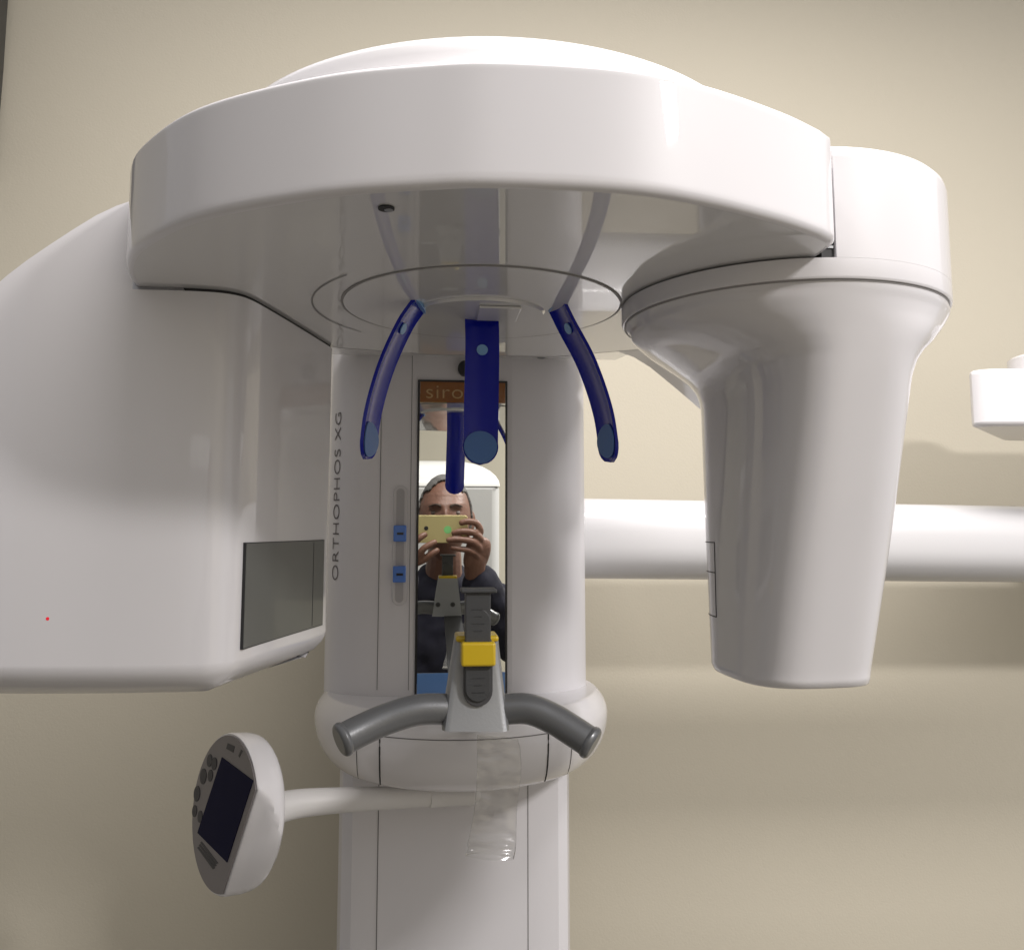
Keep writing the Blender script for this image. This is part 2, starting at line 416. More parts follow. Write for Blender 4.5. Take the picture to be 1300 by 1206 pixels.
# column: rounded front with flat centre
def col_outline(hw, yf, yb, flat=.07, n=3):
    pts = []
    for i in range(33):
        a = math.pi+math.pi*i/32
        x = S-.0035+hw*math.cos(a); s = abs(math.sin(a))
        y = yb-(yb-yf)*min(1.0, (s**.85)*1.0)
        pts.append((x, y))
    pts += [(S-.0035+hw, yb+.12), (S-.0035+hw*.8, yb+.2), (S-.0035-hw*.8, yb+.2), (S-.0035-hw, yb+.12)]
    return pts
CW = .1815
CO = [(-.1335, 1.42), (-.1345, 1.24), (-.133, 1.205), (-.126, 1.180), (-.110, 1.160), (-.088, 1.146), (-.0600, 1.1375), (-.0140, 1.1310), (-.0139, 1.1310), (.1145, 1.1310), (.1146, 1.1310), (.160, 1.137), (.190, 1.149), (.210, 1.166), (.222, 1.188), (.2265, 1.215), (.2265, 1.25), (.2255, 1.42)]
bm = B(); prism(bm, CO, -.2185, .2600)
column = link('column', bm, COLW, M, 'white upright column with rounded flanks round the mirror', sharp=25)
# vertical seams of the column shell
bm = B()
for x, y in ((-.0585, 1.1368), (-.0186, 1.1316)): tube(bm, [(x, y, -.205), (x, y, .2285)], .00035, n=6)
link('shell_seam', bm, GAP, column)
# slot with two blue knobs
def pill(bm, x0, x1, z0, z1, y0, y1, n=12, ysl=0):
    r = (x1-x0)/2; cx = (x0+x1)/2; pts = []
    for i in range(n+1): a = math.pi*i/n; pts.append((cx+r*math.cos(a), z1-r+r*math.sin(a)))
    for i in range(n+1): a = math.pi+math.pi*i/n; pts.append((cx+r*math.cos(a), z0+r+r*math.sin(a)))
    loft(bm, [[(x, y0+ysl*(cx-x), z) for x, z in pts], [(x, y1+ysl*(cx-x), z) for x, z in pts]])
    return bm
z = lambda v: (671-v)/FPX*1.134
SX = lambda u: (u-539)/FPX*1.134
slot = link('slider_slot', pill(B(), SX(499.5), SX(517.5), z(766), z(617), 1.1308, 1.1350, ysl=.14), mat('slot_lacquer', (.60, .59, .60), rough=.4, coat=.3), column, bevel=.0012)
link('slot_recess', pill(B(), SX(503.5), SX(513.5), z(762), z(621), 1.1302, 1.1315, ysl=.14), mat('slot_shade', (.42, .41, .42), rough=.45), slot)
for v in (677, 727):
    bm = B(); box(bm, SX(500.5), SX(516.5), 1.1225, 1.1305, z(v+10), z(v-10))
    k = link('blue_knob', bm, KNOB, slot, bevel=.0015)
    bm = B(); box(bm, SX(505), SX(513), 1.1217, 1.1228, z(v+1.6), z(v-1.2)); link('knob_mark', bm, BLACK, k)
# printed name running up the left flank
bx = Vector((-.1245, 1.1735, 0)); bx2 = Vector((-.1165, 1.1625, 0))
d = (Vector((-.110, 1.160, 0))-Vector((-.126, 1.180, 0))).normalized()
nrm = Vector((d.y, -d.x, 0))*1.0
if nrm.y > 0: nrm = -nrm
base = Vector((-.1128, 1.1630, (671-736)/FPX*1.165))+nrm*.0006
Mx = Matrix(((0, -d.x, nrm.x, base.x), (0, -d.y, nrm.y, base.y), (1, 0, 0, base.z), (0, 0, 0, 1)))
text('printed_name', 'ORTHOPHOS XG', .0205, TEXTG, column, Mx, sx=1.36, offset=-.00035)
# little oval button at the top and the black lens by the mirror
disc(bm := B(), aY(687, 454, 1.130), (0, -1, 0), .0065, .002, ry=.0022); link('oval_inlet', bm, GREY, column)
disc(bm := B(), aY(590, 469, 1.1305), (0, -1, 0), .0095, .010, ry=.0105); lens = link('black_lens', bm, BLACK, column, bevel=.002)

# mirror with frame, maker's plate and a blue strip along its lower edge
mx0, mx1, mz0, mz1 = (528.5-539)/FPX*MY, (643.5-539)/FPX*MY, (671-877.5)/FPX*MY, (671-481.5)/FPX*MY
frame = link('mirror_frame', box(B(), mx0, mx1, MY+.0003, MY+.006, mz0, mz1), BLACK, column, bevel=.0008)
link('mirror', box(B(), mx0+.003, mx1-.0030, MY-.0004, MY+.002, mz0+.0030, mz1-.0030), MIRR, frame, 'narrow upright mirror showing the photographer')
pz1 = mz1-.0032; pz0 = (671-511)/FPX*MY
plate = link('name_plate', box(B(), mx0+.0032, mx1-.0032, MY-.0016, MY-.0005, pz0, pz1), ORANGE, frame)
text('plate_lettering', 'sirona', .0265, LETTER, plate, Matrix(((1, 0, 0, mx0+.0095), (0, 0, -1, MY-.0018), (0, 1, 0, pz0+.0055), (0, 0, 0, 1))), sx=1.18, offset=-.0003)
link('blue_strip', box(B(), mx0+.0032, mx1-.0032, MY-.0016, MY-.0005, mz0+.0032, mz0+.030), LBLUE, frame)

# lower housing (carries the bite support) and the post below
def dshape(r, k=1.0, sy=1.0): return [(S+.0035+r*k*math.cos(a), 1.20+r*sy*math.sin(a)) for a in [2*math.pi*i/128 for i in range(128)]]
bm = B()
hp = [(.176, -.2130), (.1795, -.2150), (.1845, -.2200), (.1885, -.2260), (.1915, -.2330), (.1930, -.2400), (.1930, -.250), (.1912, -.262), (.1865, -.276), (.1795, -.288), (.170, -.2985), (.163, -.3035), (.155, -.306), (.145, -.307)]
loft(bm, [[(x, y if y > 1.2 else y+.0, zz) for x, y in dshape(r*1.015, 1.0, 1.0)] for r, zz in hp])
housing = link('lower_housing', bm, WHITE, M, 'rounded white housing under the mirror', sharp=60)
bm = B()
def onh(x, zz, off=.0004):
    for (r0, z0), (r1, z1) in zip(hp, hp[1:]):
        if z0 >= zz >= z1: r = (r0+(r1-r0)*(z0-zz)/(z0-z1))*1.015+off; break
    return Vector((x, 1.20-math.sqrt(max(0, r*r-(x-S-.0035)**2)), zz))
for u, w in ((487, .0009), (694.5, .0009), (457.5, .00035), (728, .00035)):
    x = (u-539)/FPX*1.03; bm = B()
    tube(bm, [onh(x, -.2385-.063*i/10) for i in range(11)], w, n=6)
    link('housing_seam', bm, SEAM, housing)
bm = B(); xs = [(487-539)/FPX*1.03+i*((694.5-487)/FPX*1.03)/20 for i in range(21)]
tube(bm, [onh(x, -.2385) for x in xs], .0005, n=6); link('cover_seam', bm, GAP, housing)
PO = [(-.110, 1.45), (-.110, 1.215), (-.104, 1.195), (-.090, 1.183), (-.055, 1.178), (.140, 1.178), (.182, 1.183), (.196, 1.195), (.202, 1.215), (.202, 1.45)]
post = link('post', prism(B(), PO, -H0, -.307), COLW, M, 'white square post with rounded corners below the lower housing', sharp=30)
bm = B()
for u in (487, 669): x = (u-539)/FPX*1.178; tube(bm, [(x, 1.1778, -H0+.02), (x, 1.1778, -.307)], .0005, n=6)
link('post_seam', bm, GAP, post)
# wall bracket joins column and wall
link('wall_bracket', box(B(), -.08, .17, 1.42, 1.6195, -.25, .25), WHITE, M, bevel=.01)

# bite support ---------------------------------------------------------------
CYc = .700
g = lambda u, v, y=CYc-.016: aY(u, v, y)
bm = B()
def quad4(tl, tr, br, bl, y0, y1, n=10):
    rings = []
    for k in range(n+1):
        t = k/n
        l = Vector(tl).lerp(Vector(bl), t); r = Vector(tr).lerp(Vector(br), t)
        yy0 = y0-.010*t*t; cr = .006
        pts = []
        w = r.x-l.x
        for (px, py) in ((0, cr), (.35*cr, .35*cr), (cr, 0), (w-cr, 0), (w-.35*cr, .35*cr), (w, cr), (w, y1-yy0), (0, y1-yy0)):
            pts.append((l.x+px, yy0+py, l.z+(r.z-l.z)*px/w))
        rings.append(pts)
    return rings
rg = quad4(g(579, 809), g(633, 809), g(646, 925), g(561, 925), CYc-.016, CYc+.014)
loft(bm, rg)
bite = link('bite_support', bm, GREY, M, 'grey metal bite support with a yellow clamp and curved grip bars', sharp=30)
# rounded slot of the sliding rod
sz0 = g(0, 893).z-.0015; 
bm = B(); pill(bm, g(588, 840).x, g(624.5, 840).x, g(600, 894).z, g(600, 800).z, CYc-.0245, CYc-.0165)
link('rod_channel', bm, mat('channel_grey', (.06, .06, .063), rough=.45, bump=.05, bscale=500), bite, bevel=.0005)
bm = B(); pill(bm, g(590.5, 840, CYc-.022).x, g(622.5, 840, CYc-.022).x, g(600, 890, CYc-.022).z, g(600, 765, CYc-.022).z-.004, CYc-.0262, CYc-.006)
box(bm, g(590.5, 800, CYc-.022).x, g(622.5, 800, CYc-.022).x, CYc-.0261, CYc-.008, g(600, 820).z, g(600, 748).z)
rod = link('sliding_rod', bm, DGREY, bite, bevel=.0008)
xl, xr = g(584.5, 747).x, g(629.5, 747).x
link('bite_ledge', box(B(), xl, xr, CYc-.029, CYc-.006, g(600, 751.5).z, g(600, 746.5).z), DGREY, rod, bevel=.001)
bm = B()
for i in range(7):
    bm = B(); v = 772+i*9 if i < 4 else 858+(i-4)*9; w = 5 if i % 2 else 8; box(bm, g(606-w, v).x, g(606+w, v).x, CYc-.0266, CYc-.0260, g(600, v+.35).z, g(600, v-.35).z)
    link('scale_mark', bm, SLATE, bite)
bm = B(); box(bm, g(584.5, 830).x, g(627.5, 830).x, CYc-.0315, CYc+.000, g(600, 842.5).z, g(600, 812.5).z)
box(bm, g(578.5, 830).x, g(633, 830).x, CYc-.0175, CYc+.0146, g(600, 815).z, g(600, 807).z)
link('yellow_clamp', bm, YEL, bite, bevel=.002)
for u in (-.013, .013):
    c = (g(603, 0).x+u, CYc+.0140, g(600, 893).z+.002)
    b_ = link('back_screw', disc(B(), c, (0, 1, 0), .0042, .0012, n=20), DGREY, bite)
    link('screw_socket', disc(B(), (c[0], c[1]+.0011, c[2]), (0, 1, 0), .0018, .0006, n=6), SEAM, b_)
# grip bars: two bent tubes, nearer at the ends
def bar(pts, name='grip_bar'):
    path = catmull(pts, 10); b = link(name, tube(B(), path, .0118, n=32), BARG, bite, sharp=60)
    e = Vector(path[-1]); dirn = (Vector(path[-1])-Vector(path[-4])).normalized()
    bm = B(); disc(bm, e-dirn*.0035, dirn, .0130, .0075, n=40); link('end_cap', bm, BARG, b, bevel=.0035); return b
bar([aY(568, 900, .692), aY(530, 901, .688), aY(492, 912, .683), aY(462, 925, .677), aY(436, 938, .670)])
bar([aY(640, 900, .692), aY(672, 900, .688), aY(702, 912, .683), aY(725, 926, .677), aY(749, 942, .670)])
# arm that carries the bite support back to the housing
bm = B(); loft(bm, [[(S-.014, yy, zz), (S+.016, yy, zz), (S+.016, yy, zz+.006), (S-.014, yy, zz+.006)] for yy, zz in ((CYc+.01, -.158), (.85, -.185), (1.04, -.226))]); link('carrier_plate', bm, BLACK, bite)

# forehead and temple supports -------------------------------------------------
def support(path, wdir, half, label, tip=.0152, pad_side=1, gutter=.004):
    path = catmull(path, 10); n = len(path); bm = B(); rings = []; frames = []
    w = Vector(wdir).normalized()
    for i, p in enumerate(path):
        t = (path[min(i+1, n-1)]-path[max(i-1, 0)]).normalized()
        ww = (w-t*w.dot(t)).normalized(); nn = ww.cross(t).normalized()*pad_side
        frames.append((p, ww, nn, t))
        s = i/(n-1)
        # rounded tip
        lenleft = (path[-1]-p).length
        hw = half if lenleft > half else math.sqrt(max(0, half*half-(half-lenleft)**2))+.0004
        th = .0016; pts = []
        K = 8
        for k in range(K+1):
            a = -1+2*k/K; pts.append(p+ww*hw*a+nn*(gutter*a*a*(hw/half)+th))
        for k in range(K, -1, -1):
            a = -1+2*k/K; pts.append(p+ww*hw*a+nn*(gutter*a*a*(hw/half)-th))
        rings.append(pts)
    loft(bm, rings)
    o = link('head_support', bm, BLUE, M, label, sharp=50)
    # tip pad, upper dot and root cap
    def pad(idx, r, nm, m, off=.0022):
        p, ww, nn, t = frames[idx]; bm = B(); rr = []
        for z_ in (off, off+.0009):
            rr.append([p+ww*r*math.cos(a)+t*r*math.sin(a)+nn*(z_+gutter*(math.cos(a)*r/half)**2) for a in [2*math.pi*k/36 for k in range(36)]])
        loft(bm, rr); link(nm, bm, m, o)
    L_ = 0; it = n-1
    while it > 0 and L_ < tip-.0006: L_ += (path[it]-path[it-1]).length; it -= 1
    pad(it, tip, 'tip_pad', PAD)
    pad(int(n*.29), .0052, 'pad_dot', PADR)
    p, ww, nn, t = frames[0]; bm = B()
    q = [p+ww*half*1.04*math.cos(a)+nn*(.0058*math.sin(a)+.001) for a in [2*math.pi*k/40 for k in range(40)]]; loft(bm, [[v-Vector((0, 0, .004)) for v in q], [v+Vector((0, 0, .0015)) for v in q]]); link('root_cap', bm, PADR, o)
    return o
# centre blade at the front, facing the camera
cb = .80
support([aY(611, 397, cb)+Vector((0, 0, 0)), aY(612, 440, cb-.004), aY(611, 500, cb-.008), aY(610, 550, cb-.012), aY(609.3, 590, cb-.016)], (1, 0, 0), .0160, 'middle blue head support seen face on', pad_side=-1, gutter=.003)
# left and right blades, seen edge on, bowing outwards
lb = .757
support([aY(531, 383, lb), aY(511, 412, lb), aY(487, 465, lb-.003), aY(470, 525, lb-.006), aY(463, 583, lb-.010)], (.32, .95, 0), .0160, 'left blue head support seen edge on', pad_side=-1, gutter=.0025)
support([aY(708, 383, lb), aY(722, 412, lb), aY(748, 462, lb-.003), aY(769, 525, lb-.006), aY(777.5, 587, lb-.010)], (-.28, .96, 0), .0160, 'right blue head support seen edge on', pad_side=1, gutter=.0025)

# control panel on its stalk -----------------------------------------------------
cd = 1.02
a_ = Vector((.039, -.060, -.0265)); b_ = Vector((-.029, .022, -.0905))
b_ = b_-a_*(a_.dot(b_)/a_.dot(a_)); ax = a_.normalized(); bx_ = b_.normalized(); nx = ax.cross(bx_).normalized()
if nx.dot(Vector((0, -1, 0))) < 0: nx = -nx
cc = aY(284, 1031, cd)
R0 = .0840
ct = R0*.66
def face_pts(r, chord):
    pts = []
    a1 = math.acos(chord/r) if chord < r else 0
    n = 64
    for i in range(n+1):
        a = a1+(2*math.pi-2*a1)*i/n; pts.append((r*math.cos(a), r*math.sin(a)))
    return pts
def fp(p, d): return cc+ax*p[0]+bx_*p[1]+nx*d
bm = B(); rg = []
for k, d_, ck in ((.985, 0, .64), (1.0, -.002, .66), (1.0, -.006, .68), (1.0, -.012, .75), (1.0, -.018, .84), (.99, -.025, .93), (.97, -.030, .985), (.92, -.034, 1), (.83, -.038, 1), (.68, -.041, 1), (.45, -.043, 1)):
    rg.append([fp((min(R0*k*math.cos(a), R0*k*ck), R0*k*math.sin(a)), d_) for a in [2*math.pi*q/96 for q in range(96)]])
loft(bm, rg)
cpn = link('control_panel', bm, WHITE, M, 'round white control panel with a grey face and dark screen', sharp=45)
bm = B(); f2 = face_pts(R0*.965, ct*.955); loft(bm, [[fp(p, .0004) for p in f2], [fp(p, .0016) for p in f2]]); fc = link('panel_face', bm, FACE, cpn)
def px(u, v):   # pixel on the face plane
    q = ray(u, v); return q*(cc.dot(nx)/q.dot(nx))
def patch(name, corners, m, d0=.0016, d1=.0024, label=None):
    bm = B(); loft(bm, [[px(*c)+nx*d0 for c in corners], [px(*c)+nx*d1 for c in corners]]); return link(name, bm, m, fc, label)
patch('screen', [(284, 961), (323.5, 990.5), (290.5, 1094), (253, 1056.5)], SCREEN)
for (u, v, ru) in ((268, 965, 6.5), (274, 969, 6.5), (260, 985, 8), (269, 984, 6.0), (252, 1007, 8), (249, 1029, 6.0), (256, 1036, 6.0)):
    c = px(u, v); r = ru/FPX*cd*1.15; bm = B(); disc(bm, c+nx*.0014, nx, r, .0009, n=28); link('button', bm, BUTTON, fc)
for k in range(3):
    o0 = k*3.2; patch('print_line', [(256-o0*.6, 1069+o0), (258-o0*.6, 1067.5+o0), (279-o0*.6, 1095+o0), (276-o0*.6, 1096.5+o0)], BUTTON, .0015, .0019)
patch('small_emblem', [(291, 943), (300, 947), (298, 955), (289, 950)], BUTTON, .0015, .0019)
patch('status_mark', [(308, 951), (310, 953), (306, 961), (304.5, 959)], BUTTON, .0015, .0019)
# stalk
bm = B(); s0 = fp((.01, .0), -.038); s1 = aY(600, 1011, 1.12)
st = [s0, aY(372, 1021, 1.06), aY(440, 1015, 1.08), aY(540, 1011, 1.11), s1]
tube(bm, catmull(st, 8), .0, n=28, rfun=lambda t: .0185-.0085*t)
stalk = link('panel_stalk', bm, MATTE, cpn)
bm = B(); tube(bm, [aY(545, 1012, 1.11), aY(600, 1009, 1.125), (aY(600, 1008, 1.125).x, 1.20, -.36)], .0118, n=24); link('stalk_joint', bm, MATTE, stalk)

# cephalometric arm and its head, on the right ------------------------------------
py = 1.34
def pipe_sec(x, zc, r=.0625, yc=py):
    pts = []
    for i in range(48):
        a = 2*math.pi*i/48
        pts.append((x, yc+r*.85*math.cos(a), zc+r*math.copysign(abs(math.sin(a))**.8, math.sin(a))))
    return pts
z0 = (671-683.5)/FPX*(py-.03); z1_ = (671-691.5)/FPX*(py-.03)
bm = B(); loft(bm, [pipe_sec(.0, z0+.002), pipe_sec(.236, z0), pipe_sec(.93, z1_), pipe_sec(1.9, z1_-.014)])
ceph = link('side_arm', bm, PIPE, M, 'thick white horizontal tube running behind the sensor head to the right')
hx0 = aY(1231, 500, 1.235).x
bm = B()
HP = [(hx0+.001, 1.229), (hx0+.006, 1.219), (hx0+.017, 1.211), (hx0+.034, 1.206), (hx0+.08, 1.202), (hx0+.20, 1.20), (hx0+.6, 1.20), (hx0+.6, 1.42), (hx0+.19, 1.42), (hx0+.17, 1.41), (hx0+.008, 1.245), (hx0+.001, 1.237)]
prism(bm, HP, aY(1235, 543, 1.235).z, aY(1235, 471, 1.235).z)
hd = link('side_arm_head', bm, WHITE, ceph, 'white box at the right edge of the photo', bevel=.007, sharp=30)
bm = B(); lathe(bm, [(.075, .20), (.075, aY(1295, 446, 1.25).z), (.07, aY(1295, 446, 1.25).z+.004)], aY(1290, 450, 1.30).x+.075, 1.30, n=64); link('head_turret', bm, WHITE, hd)
bm = B(); tube(bm, [(1.25, 1.33, -.02), (1.25, 1.33, .15)], .04, n=24); link('head_post', bm, WHITE, hd)

# ------------------------------------------------------------------ hygiene sleeve
bm = B(); rows = []
path = catmull([aY(632, 935, .705), aY(634, 975, .70), aY(630, 1020, .695), aY(626, 1060, .69), aY(622, 1088, .685)], 14)
for i, p in enumerate(path):
    s = i/(len(path)-1); w = .0165+.0008*math.sin(s*9)+.0015*s; d_ = .0012+.0050*max(0, s-.75)/.25
    rr = []
    for k in range(40):
        a = 2*math.pi*k/40
        q = Vector((w*math.cos(a), d_*math.sin(a), 0))
        nn = noise.noise(Vector((math.cos(a)*1.2, math.sin(a)*.5, s*14)))*.0011+noise.noise(Vector((math.cos(a)*2, math.sin(a), s*40)))*.0006
        rr.append(p+q+Vector((nn*.5, nn*1.5, -.002*math.cos(a)+nn*.6)))
    rows.append(rr)
loft(bm, rows, False, False)
sl = link('plastic_sleeve', bm, FILM, None, sharp=180)
sl['label'] = 'crumpled clear plastic hygiene sleeve hanging below the yellow clamped bite support'; sl['category'] = 'plastic sleeve'

# dark thing at the top left edge
bm = B(); e = aY(-34, 60, 1.50)
loft(bm, [[(e.x-.10, 1.47, .64+k), (e.x+.004-b2*.03, 1.47, .64+k), (e.x+.008-b2*.03, 1.50, .64+k), (e.x+.004-b2*.03, 1.60, .64+k), (e.x-.10, 1.60, .64+k)] for k, b2 in ((0, .45), (.03, .2), (.07, .02), (.12, 0.02), (.2, -.02), (.45, -.02))])
dk = link('black_cabinet', bm, BLACK, None, bevel=.004)
dk['label'] = 'black object cut off by the top left corner of the photo'; dk['category'] = 'cabinet'
# it is fixed to the wall
link('mount', box(B(), e.x-.09, e.x-.02, 1.6005, 1.6195, .68, 1.0), BLACK, dk)

# ------------------------------------------------------------------ white equipment behind the photographer (seen in the mirror)
E = root('equipment_cabinet', 'tall grey-white cabinet with a rounded white hood, seen in the mirror behind the man', 'cabinet', (.05, -1.1, 0))
ey = -.85; ed = 2*MY-ey
ex0, ex1 = -.35, (634-539)/FPX*ed; ez = (671-618)/FPX*ed
bm = B(); prism(bm, [(ex0, ey), (ex1-.02, ey), (ex1, ey-.02), (ex1, ey-.55), (ex0, ey-.55)], -H0, ez)
cb_ = link('cabinet_body', bm, mat('grey_enamel', (.50, .50, .49), rough=.4, coat=.2, coat_r=.2), E, bevel=.01)
bm = B(); rr = []
for k in range(9):
    a = k/8; hh = ez+.105*math.sin(a*math.pi/2); ins = .22*(1-math.cos(a*math.pi/2))
    rr.append([(ex0, ey+.0+.0-ins*.8, hh), (ex1-ins*.9, ey-ins*.8, hh), (ex1-ins*.9, ey-.52, hh), (ex0, ey-.52, hh)])
loft(bm, rr); link('rounded_hood', bm, EQUIP, E, bevel=.006)

# ------------------------------------------------------------------ phone
ph = root('smartphone', 'pale gold smartphone held sideways in both hands of the man, seen in the mirror', 'phone', (.042, -.011, H0-.001))
def rrect(x0, x1, z0, z1, r, n=6):
    pts = []
    for cx, cz, a0 in ((x1-r, z1-r, 0), (x0+r, z1-r, 90), (x0+r, z0+r, 180), (x1-r, z0+r, 270)):
        for i in range(n+1): a = math.radians(a0+90*i/n); pts.append((cx+r*math.cos(a), cz+r*math.sin(a)))
    return pts
P0, P1, Q0, Q1 = -.030, .112, -.037, .0345
pb = link('phone_case', prism_y(B(), rrect(P0, P1, Q0, Q1, .008), -.0145, -.0065), GOLD, ph, bevel=.001)
link('front_screen', prism_y(B(), rrect(P0+.003, P1-.003, Q0+.003, Q1-.003, .006), -.0149, -.0144), SCREEN, ph)
link('camera_lens', disc(B(), (.004, -.0066, .001), (0, 1, 0), .0055, .0008), BLACK, ph)
link('round_emblem', disc(B(), (.060, -.0066, -.003), (0, 1, 0), .010, .0003), GREEN, ph)

# ------------------------------------------------------------------ the photographer
def skin_mesh(verts, edges, radii, rootv=0, levels=2):
    me = bpy.data.meshes.new('t'); me.from_pydata(verts, edges, []); o = bpy.data.objects.new('t', me); col.objects.link(o)
    md = o.modifiers.new('s', 'SKIN'); md.use_smooth_shade = True
    for i, r in enumerate(radii):
        rx, ry = r if isinstance(r, tuple) else (r, r)
        me.skin_vertices[0].data[i].radius = (rx, ry)
    me.skin_vertices[0].data[rootv].use_root = True
    sb = o.modifiers.new('u', 'SUBSURF'); sb.levels = levels; sb.render_levels = levels
    dg = bpy.context.evaluated_depsgraph_get(); out = bpy.data.meshes.new_from_object(o.evaluated_get(dg))
    bpy.data.objects.remove(o); return out
def chain(pts, radii): return skin_mesh([Vector(p) for p in pts], [(i, i+1) for i in range(len(pts)-1)], radii)
def remesh(bm, voxel, smooth=0):
    me = bpy.data.meshes.new('r'); bm.to_mesh(me); o = bpy.data.objects.new('r', me); col.objects.link(o)
    md = o.modifiers.new('r', 'REMESH'); md.mode = 'VOXEL'; md.voxel_size = voxel; md.use_smooth_shade = True
    if smooth: s = o.modifiers.new('s', 'SMOOTH'); s.factor = .5; s.iterations = smooth
    dg = bpy.context.evaluated_depsgraph_get(); out = bpy.data.meshes.new_from_object(o.evaluated_get(dg))
    bpy.data.objects.remove(o); b = B(); b.from_mesh(out); return b
HC = Vector((.057, -.215, .030))    # middle of the head
def gauss(x, s): return math.exp(-(x/s)**2)
def head_surface(extra=0, hair=False):
    bm = B(); bmesh.ops.create_icosphere(bm, subdivisions=6, radius=1)
    for v in bm.verts:
        d = v.co.normalized(); x, y, z_ = d
        rx, ry, rz = .0745, .098, .118
        p = Vector((x*rx, y*ry, z_*rz))
        if z_ < 0:  # jaw
            k = 1-.28*(-z_)**1.3; p.x *= k; p.y *= (1-.12*(-z_)); p.y += .010*(-z_)
        if y > 0:
            fx = p.x; fz = p.z; f = max(0, y)
            p.y += f*(.007*gauss(fz-.036, .010)*gauss(abs(fx)-.026, .026)            # brow ridge
                     -.012*gauss(fz-.014, .012)*gauss(abs(fx)-.031, .013)             # sockets
                     +.007*gauss(fz-.011, .007)*gauss(abs(fx)-.031, .014)             # lids
                     +.024*gauss(fz+.026, .016)*gauss(fx, .011)                       # nose tip
                     +.013*gauss(fz-.004, .024)*gauss(fx, .009)                       # bridge
                     +.009*gauss(fz+.060, .008)*gauss(fx, .024)+.006*gauss(fz+.072, .008)*gauss(fx, .020)-.004*gauss(fz+.066, .003)*gauss(fx, .022)
                     +.008*gauss(fz+.094, .014)*gauss(fx, .02)+.004*gauss(fz+.02, .02)*gauss(abs(fx)-.045, .014))
            # brow furrows
            p.y += .0010*f*math.sin(fz*520)*gauss(fz-.062, .016)*gauss(fx, .04)
        v.co = p*(1+extra)
    return bm
bm = head_surface()
for v in bm.verts: v.co += HC
def add(bm, me): bm.from_mesh(me)
# ears
for s in (-1, 1):
    t = B(); bmesh.ops.create_uvsphere(t, u_segments=20, v_segments=12, radius=1)
    for v in t.verts: v.co = Vector((v.co.x*.009, v.co.y*.017, v.co.z*.031)); v.co.x += .006*(v.co.y/.017)*-1; v.co = Matrix.Rotation(s*.25, 3, 'Z') @ Vector((s*abs(v.co.x) if 0 else v.co.x*s, v.co.y, v.co.z))+HC+Vector((s*.076, -.012, -.008))
    tm = bpy.data.meshes.new('e'); t.to_mesh(tm); add(bm, tm)
# body skeleton
bv = [(.04, -.36, -.62), (.045, -.345, -.42), (.05, -.325, -.25), (.055, -.285, -.155), (.057, -.245, -.09), (.057, -.225, -.03)]
be = [(i, i+1) for i in range(5)]; br = [(.15, .11), (.14, .105), (.13, .10), (.060, .058), (.054, .056), (.05, .05)]
def addchain(start, pts, radii):
    i = start
    for p, r in zip(pts, radii): bv.append(p); br.append(r); be.append((i, len(bv)-1)); i = len(bv)-1
for s in (-1, 1): addchain(0, [(.04+s*.085, -.355, -.72), (.045+s*.10, -.33, -1.05), (.045+s*.105, -.36, -1.40)], [.085, .06, .045])
add(bm, skin_mesh(bv, be, br))
# arms (each rooted in the chest)
RW = Vector((.128, -.045, -.112)); LW = Vector((-.050, -.030, -.112))
RE = Vector((.255, -.165, -.330)); LE = Vector((-.150, -.150, -.330))
add(bm, chain([(.08, -.33, -.24), (.215, -.325, -.20), (.25, -.25, -.27), RE, RE.lerp(RW, .4), RE.lerp(RW, .8), RW, Vector((.137, -.026, -.080)), Vector((.140, -.016, -.050))], [.07, .06, .050, .044, .042, .034, .031, .030, .024]))
add(bm, chain([(.02, -.33, -.24), (-.11, -.325, -.20), (-.145, -.25, -.27), LE, LE.lerp(LW, .4), LE.lerp(LW, .8), LW, Vector((-.045, -.026, -.088)), Vector((-.038, -.014, -.068))], [.07, .06, .050, .044, .042, .034, .031, .028, .022]))
# feet
for s in (-1, 1): add(bm, chain([(.045+s*.105, -.37, -1.43), (.045+s*.11, -.28, -1.465), (.045+s*.115, -.21, -1.475)], [.04, .032, .024]))
# right hand (towards +x): palm, four fingers across the phone, thumb behind
def finger(pts, r): 
    rr = [r*1.28, r*1.24, r*1.17, r*1.1, r*.95]
    add(bm, chain(pts, rr[:len(pts)]))
kn = [Vector((.146, .002, -.006)), Vector((.148, .004, -.028)), Vector((.144, .004, -.049)), Vector((.136, .000, -.067))]
add(bm, chain([RW, Vector((.136, -.022, -.075)), Vector((.142, -.008, -.045)), Vector((.143, -.006, -.018))], [(.032, .024), (.040, .022), (.040, .020), (.030, .015)]))
tips = [[(.135, .008, .016), (.108, .0075, .019), (.088, .0055, .0125)], [(.128, .0125, -.009), (.094, .0125, -.0065), (.068, .0085, -.0135)],
        [(.124, .0135, -.032), (.086, .0130, -.0275), (.054, .0090, -.0300)], [(.118, .0090, -.056), (.088, .0090, -.052), (.064, .0065, -.0475)]]
for k_, t_ in zip(kn, tips): finger([Vector((.142, -.010, k_.z-.014)), k_]+[Vector(q) for q in t_], .0086 if k_.z > -.06 else .0075)
add(bm, chain([Vector((.135, -.028, -.075)), Vector((.128, -.036, -.042)), Vector((.108, -.030, -.022)), Vector((.088, -.0235, -.012))], [.016, .012, .0105, .009]))
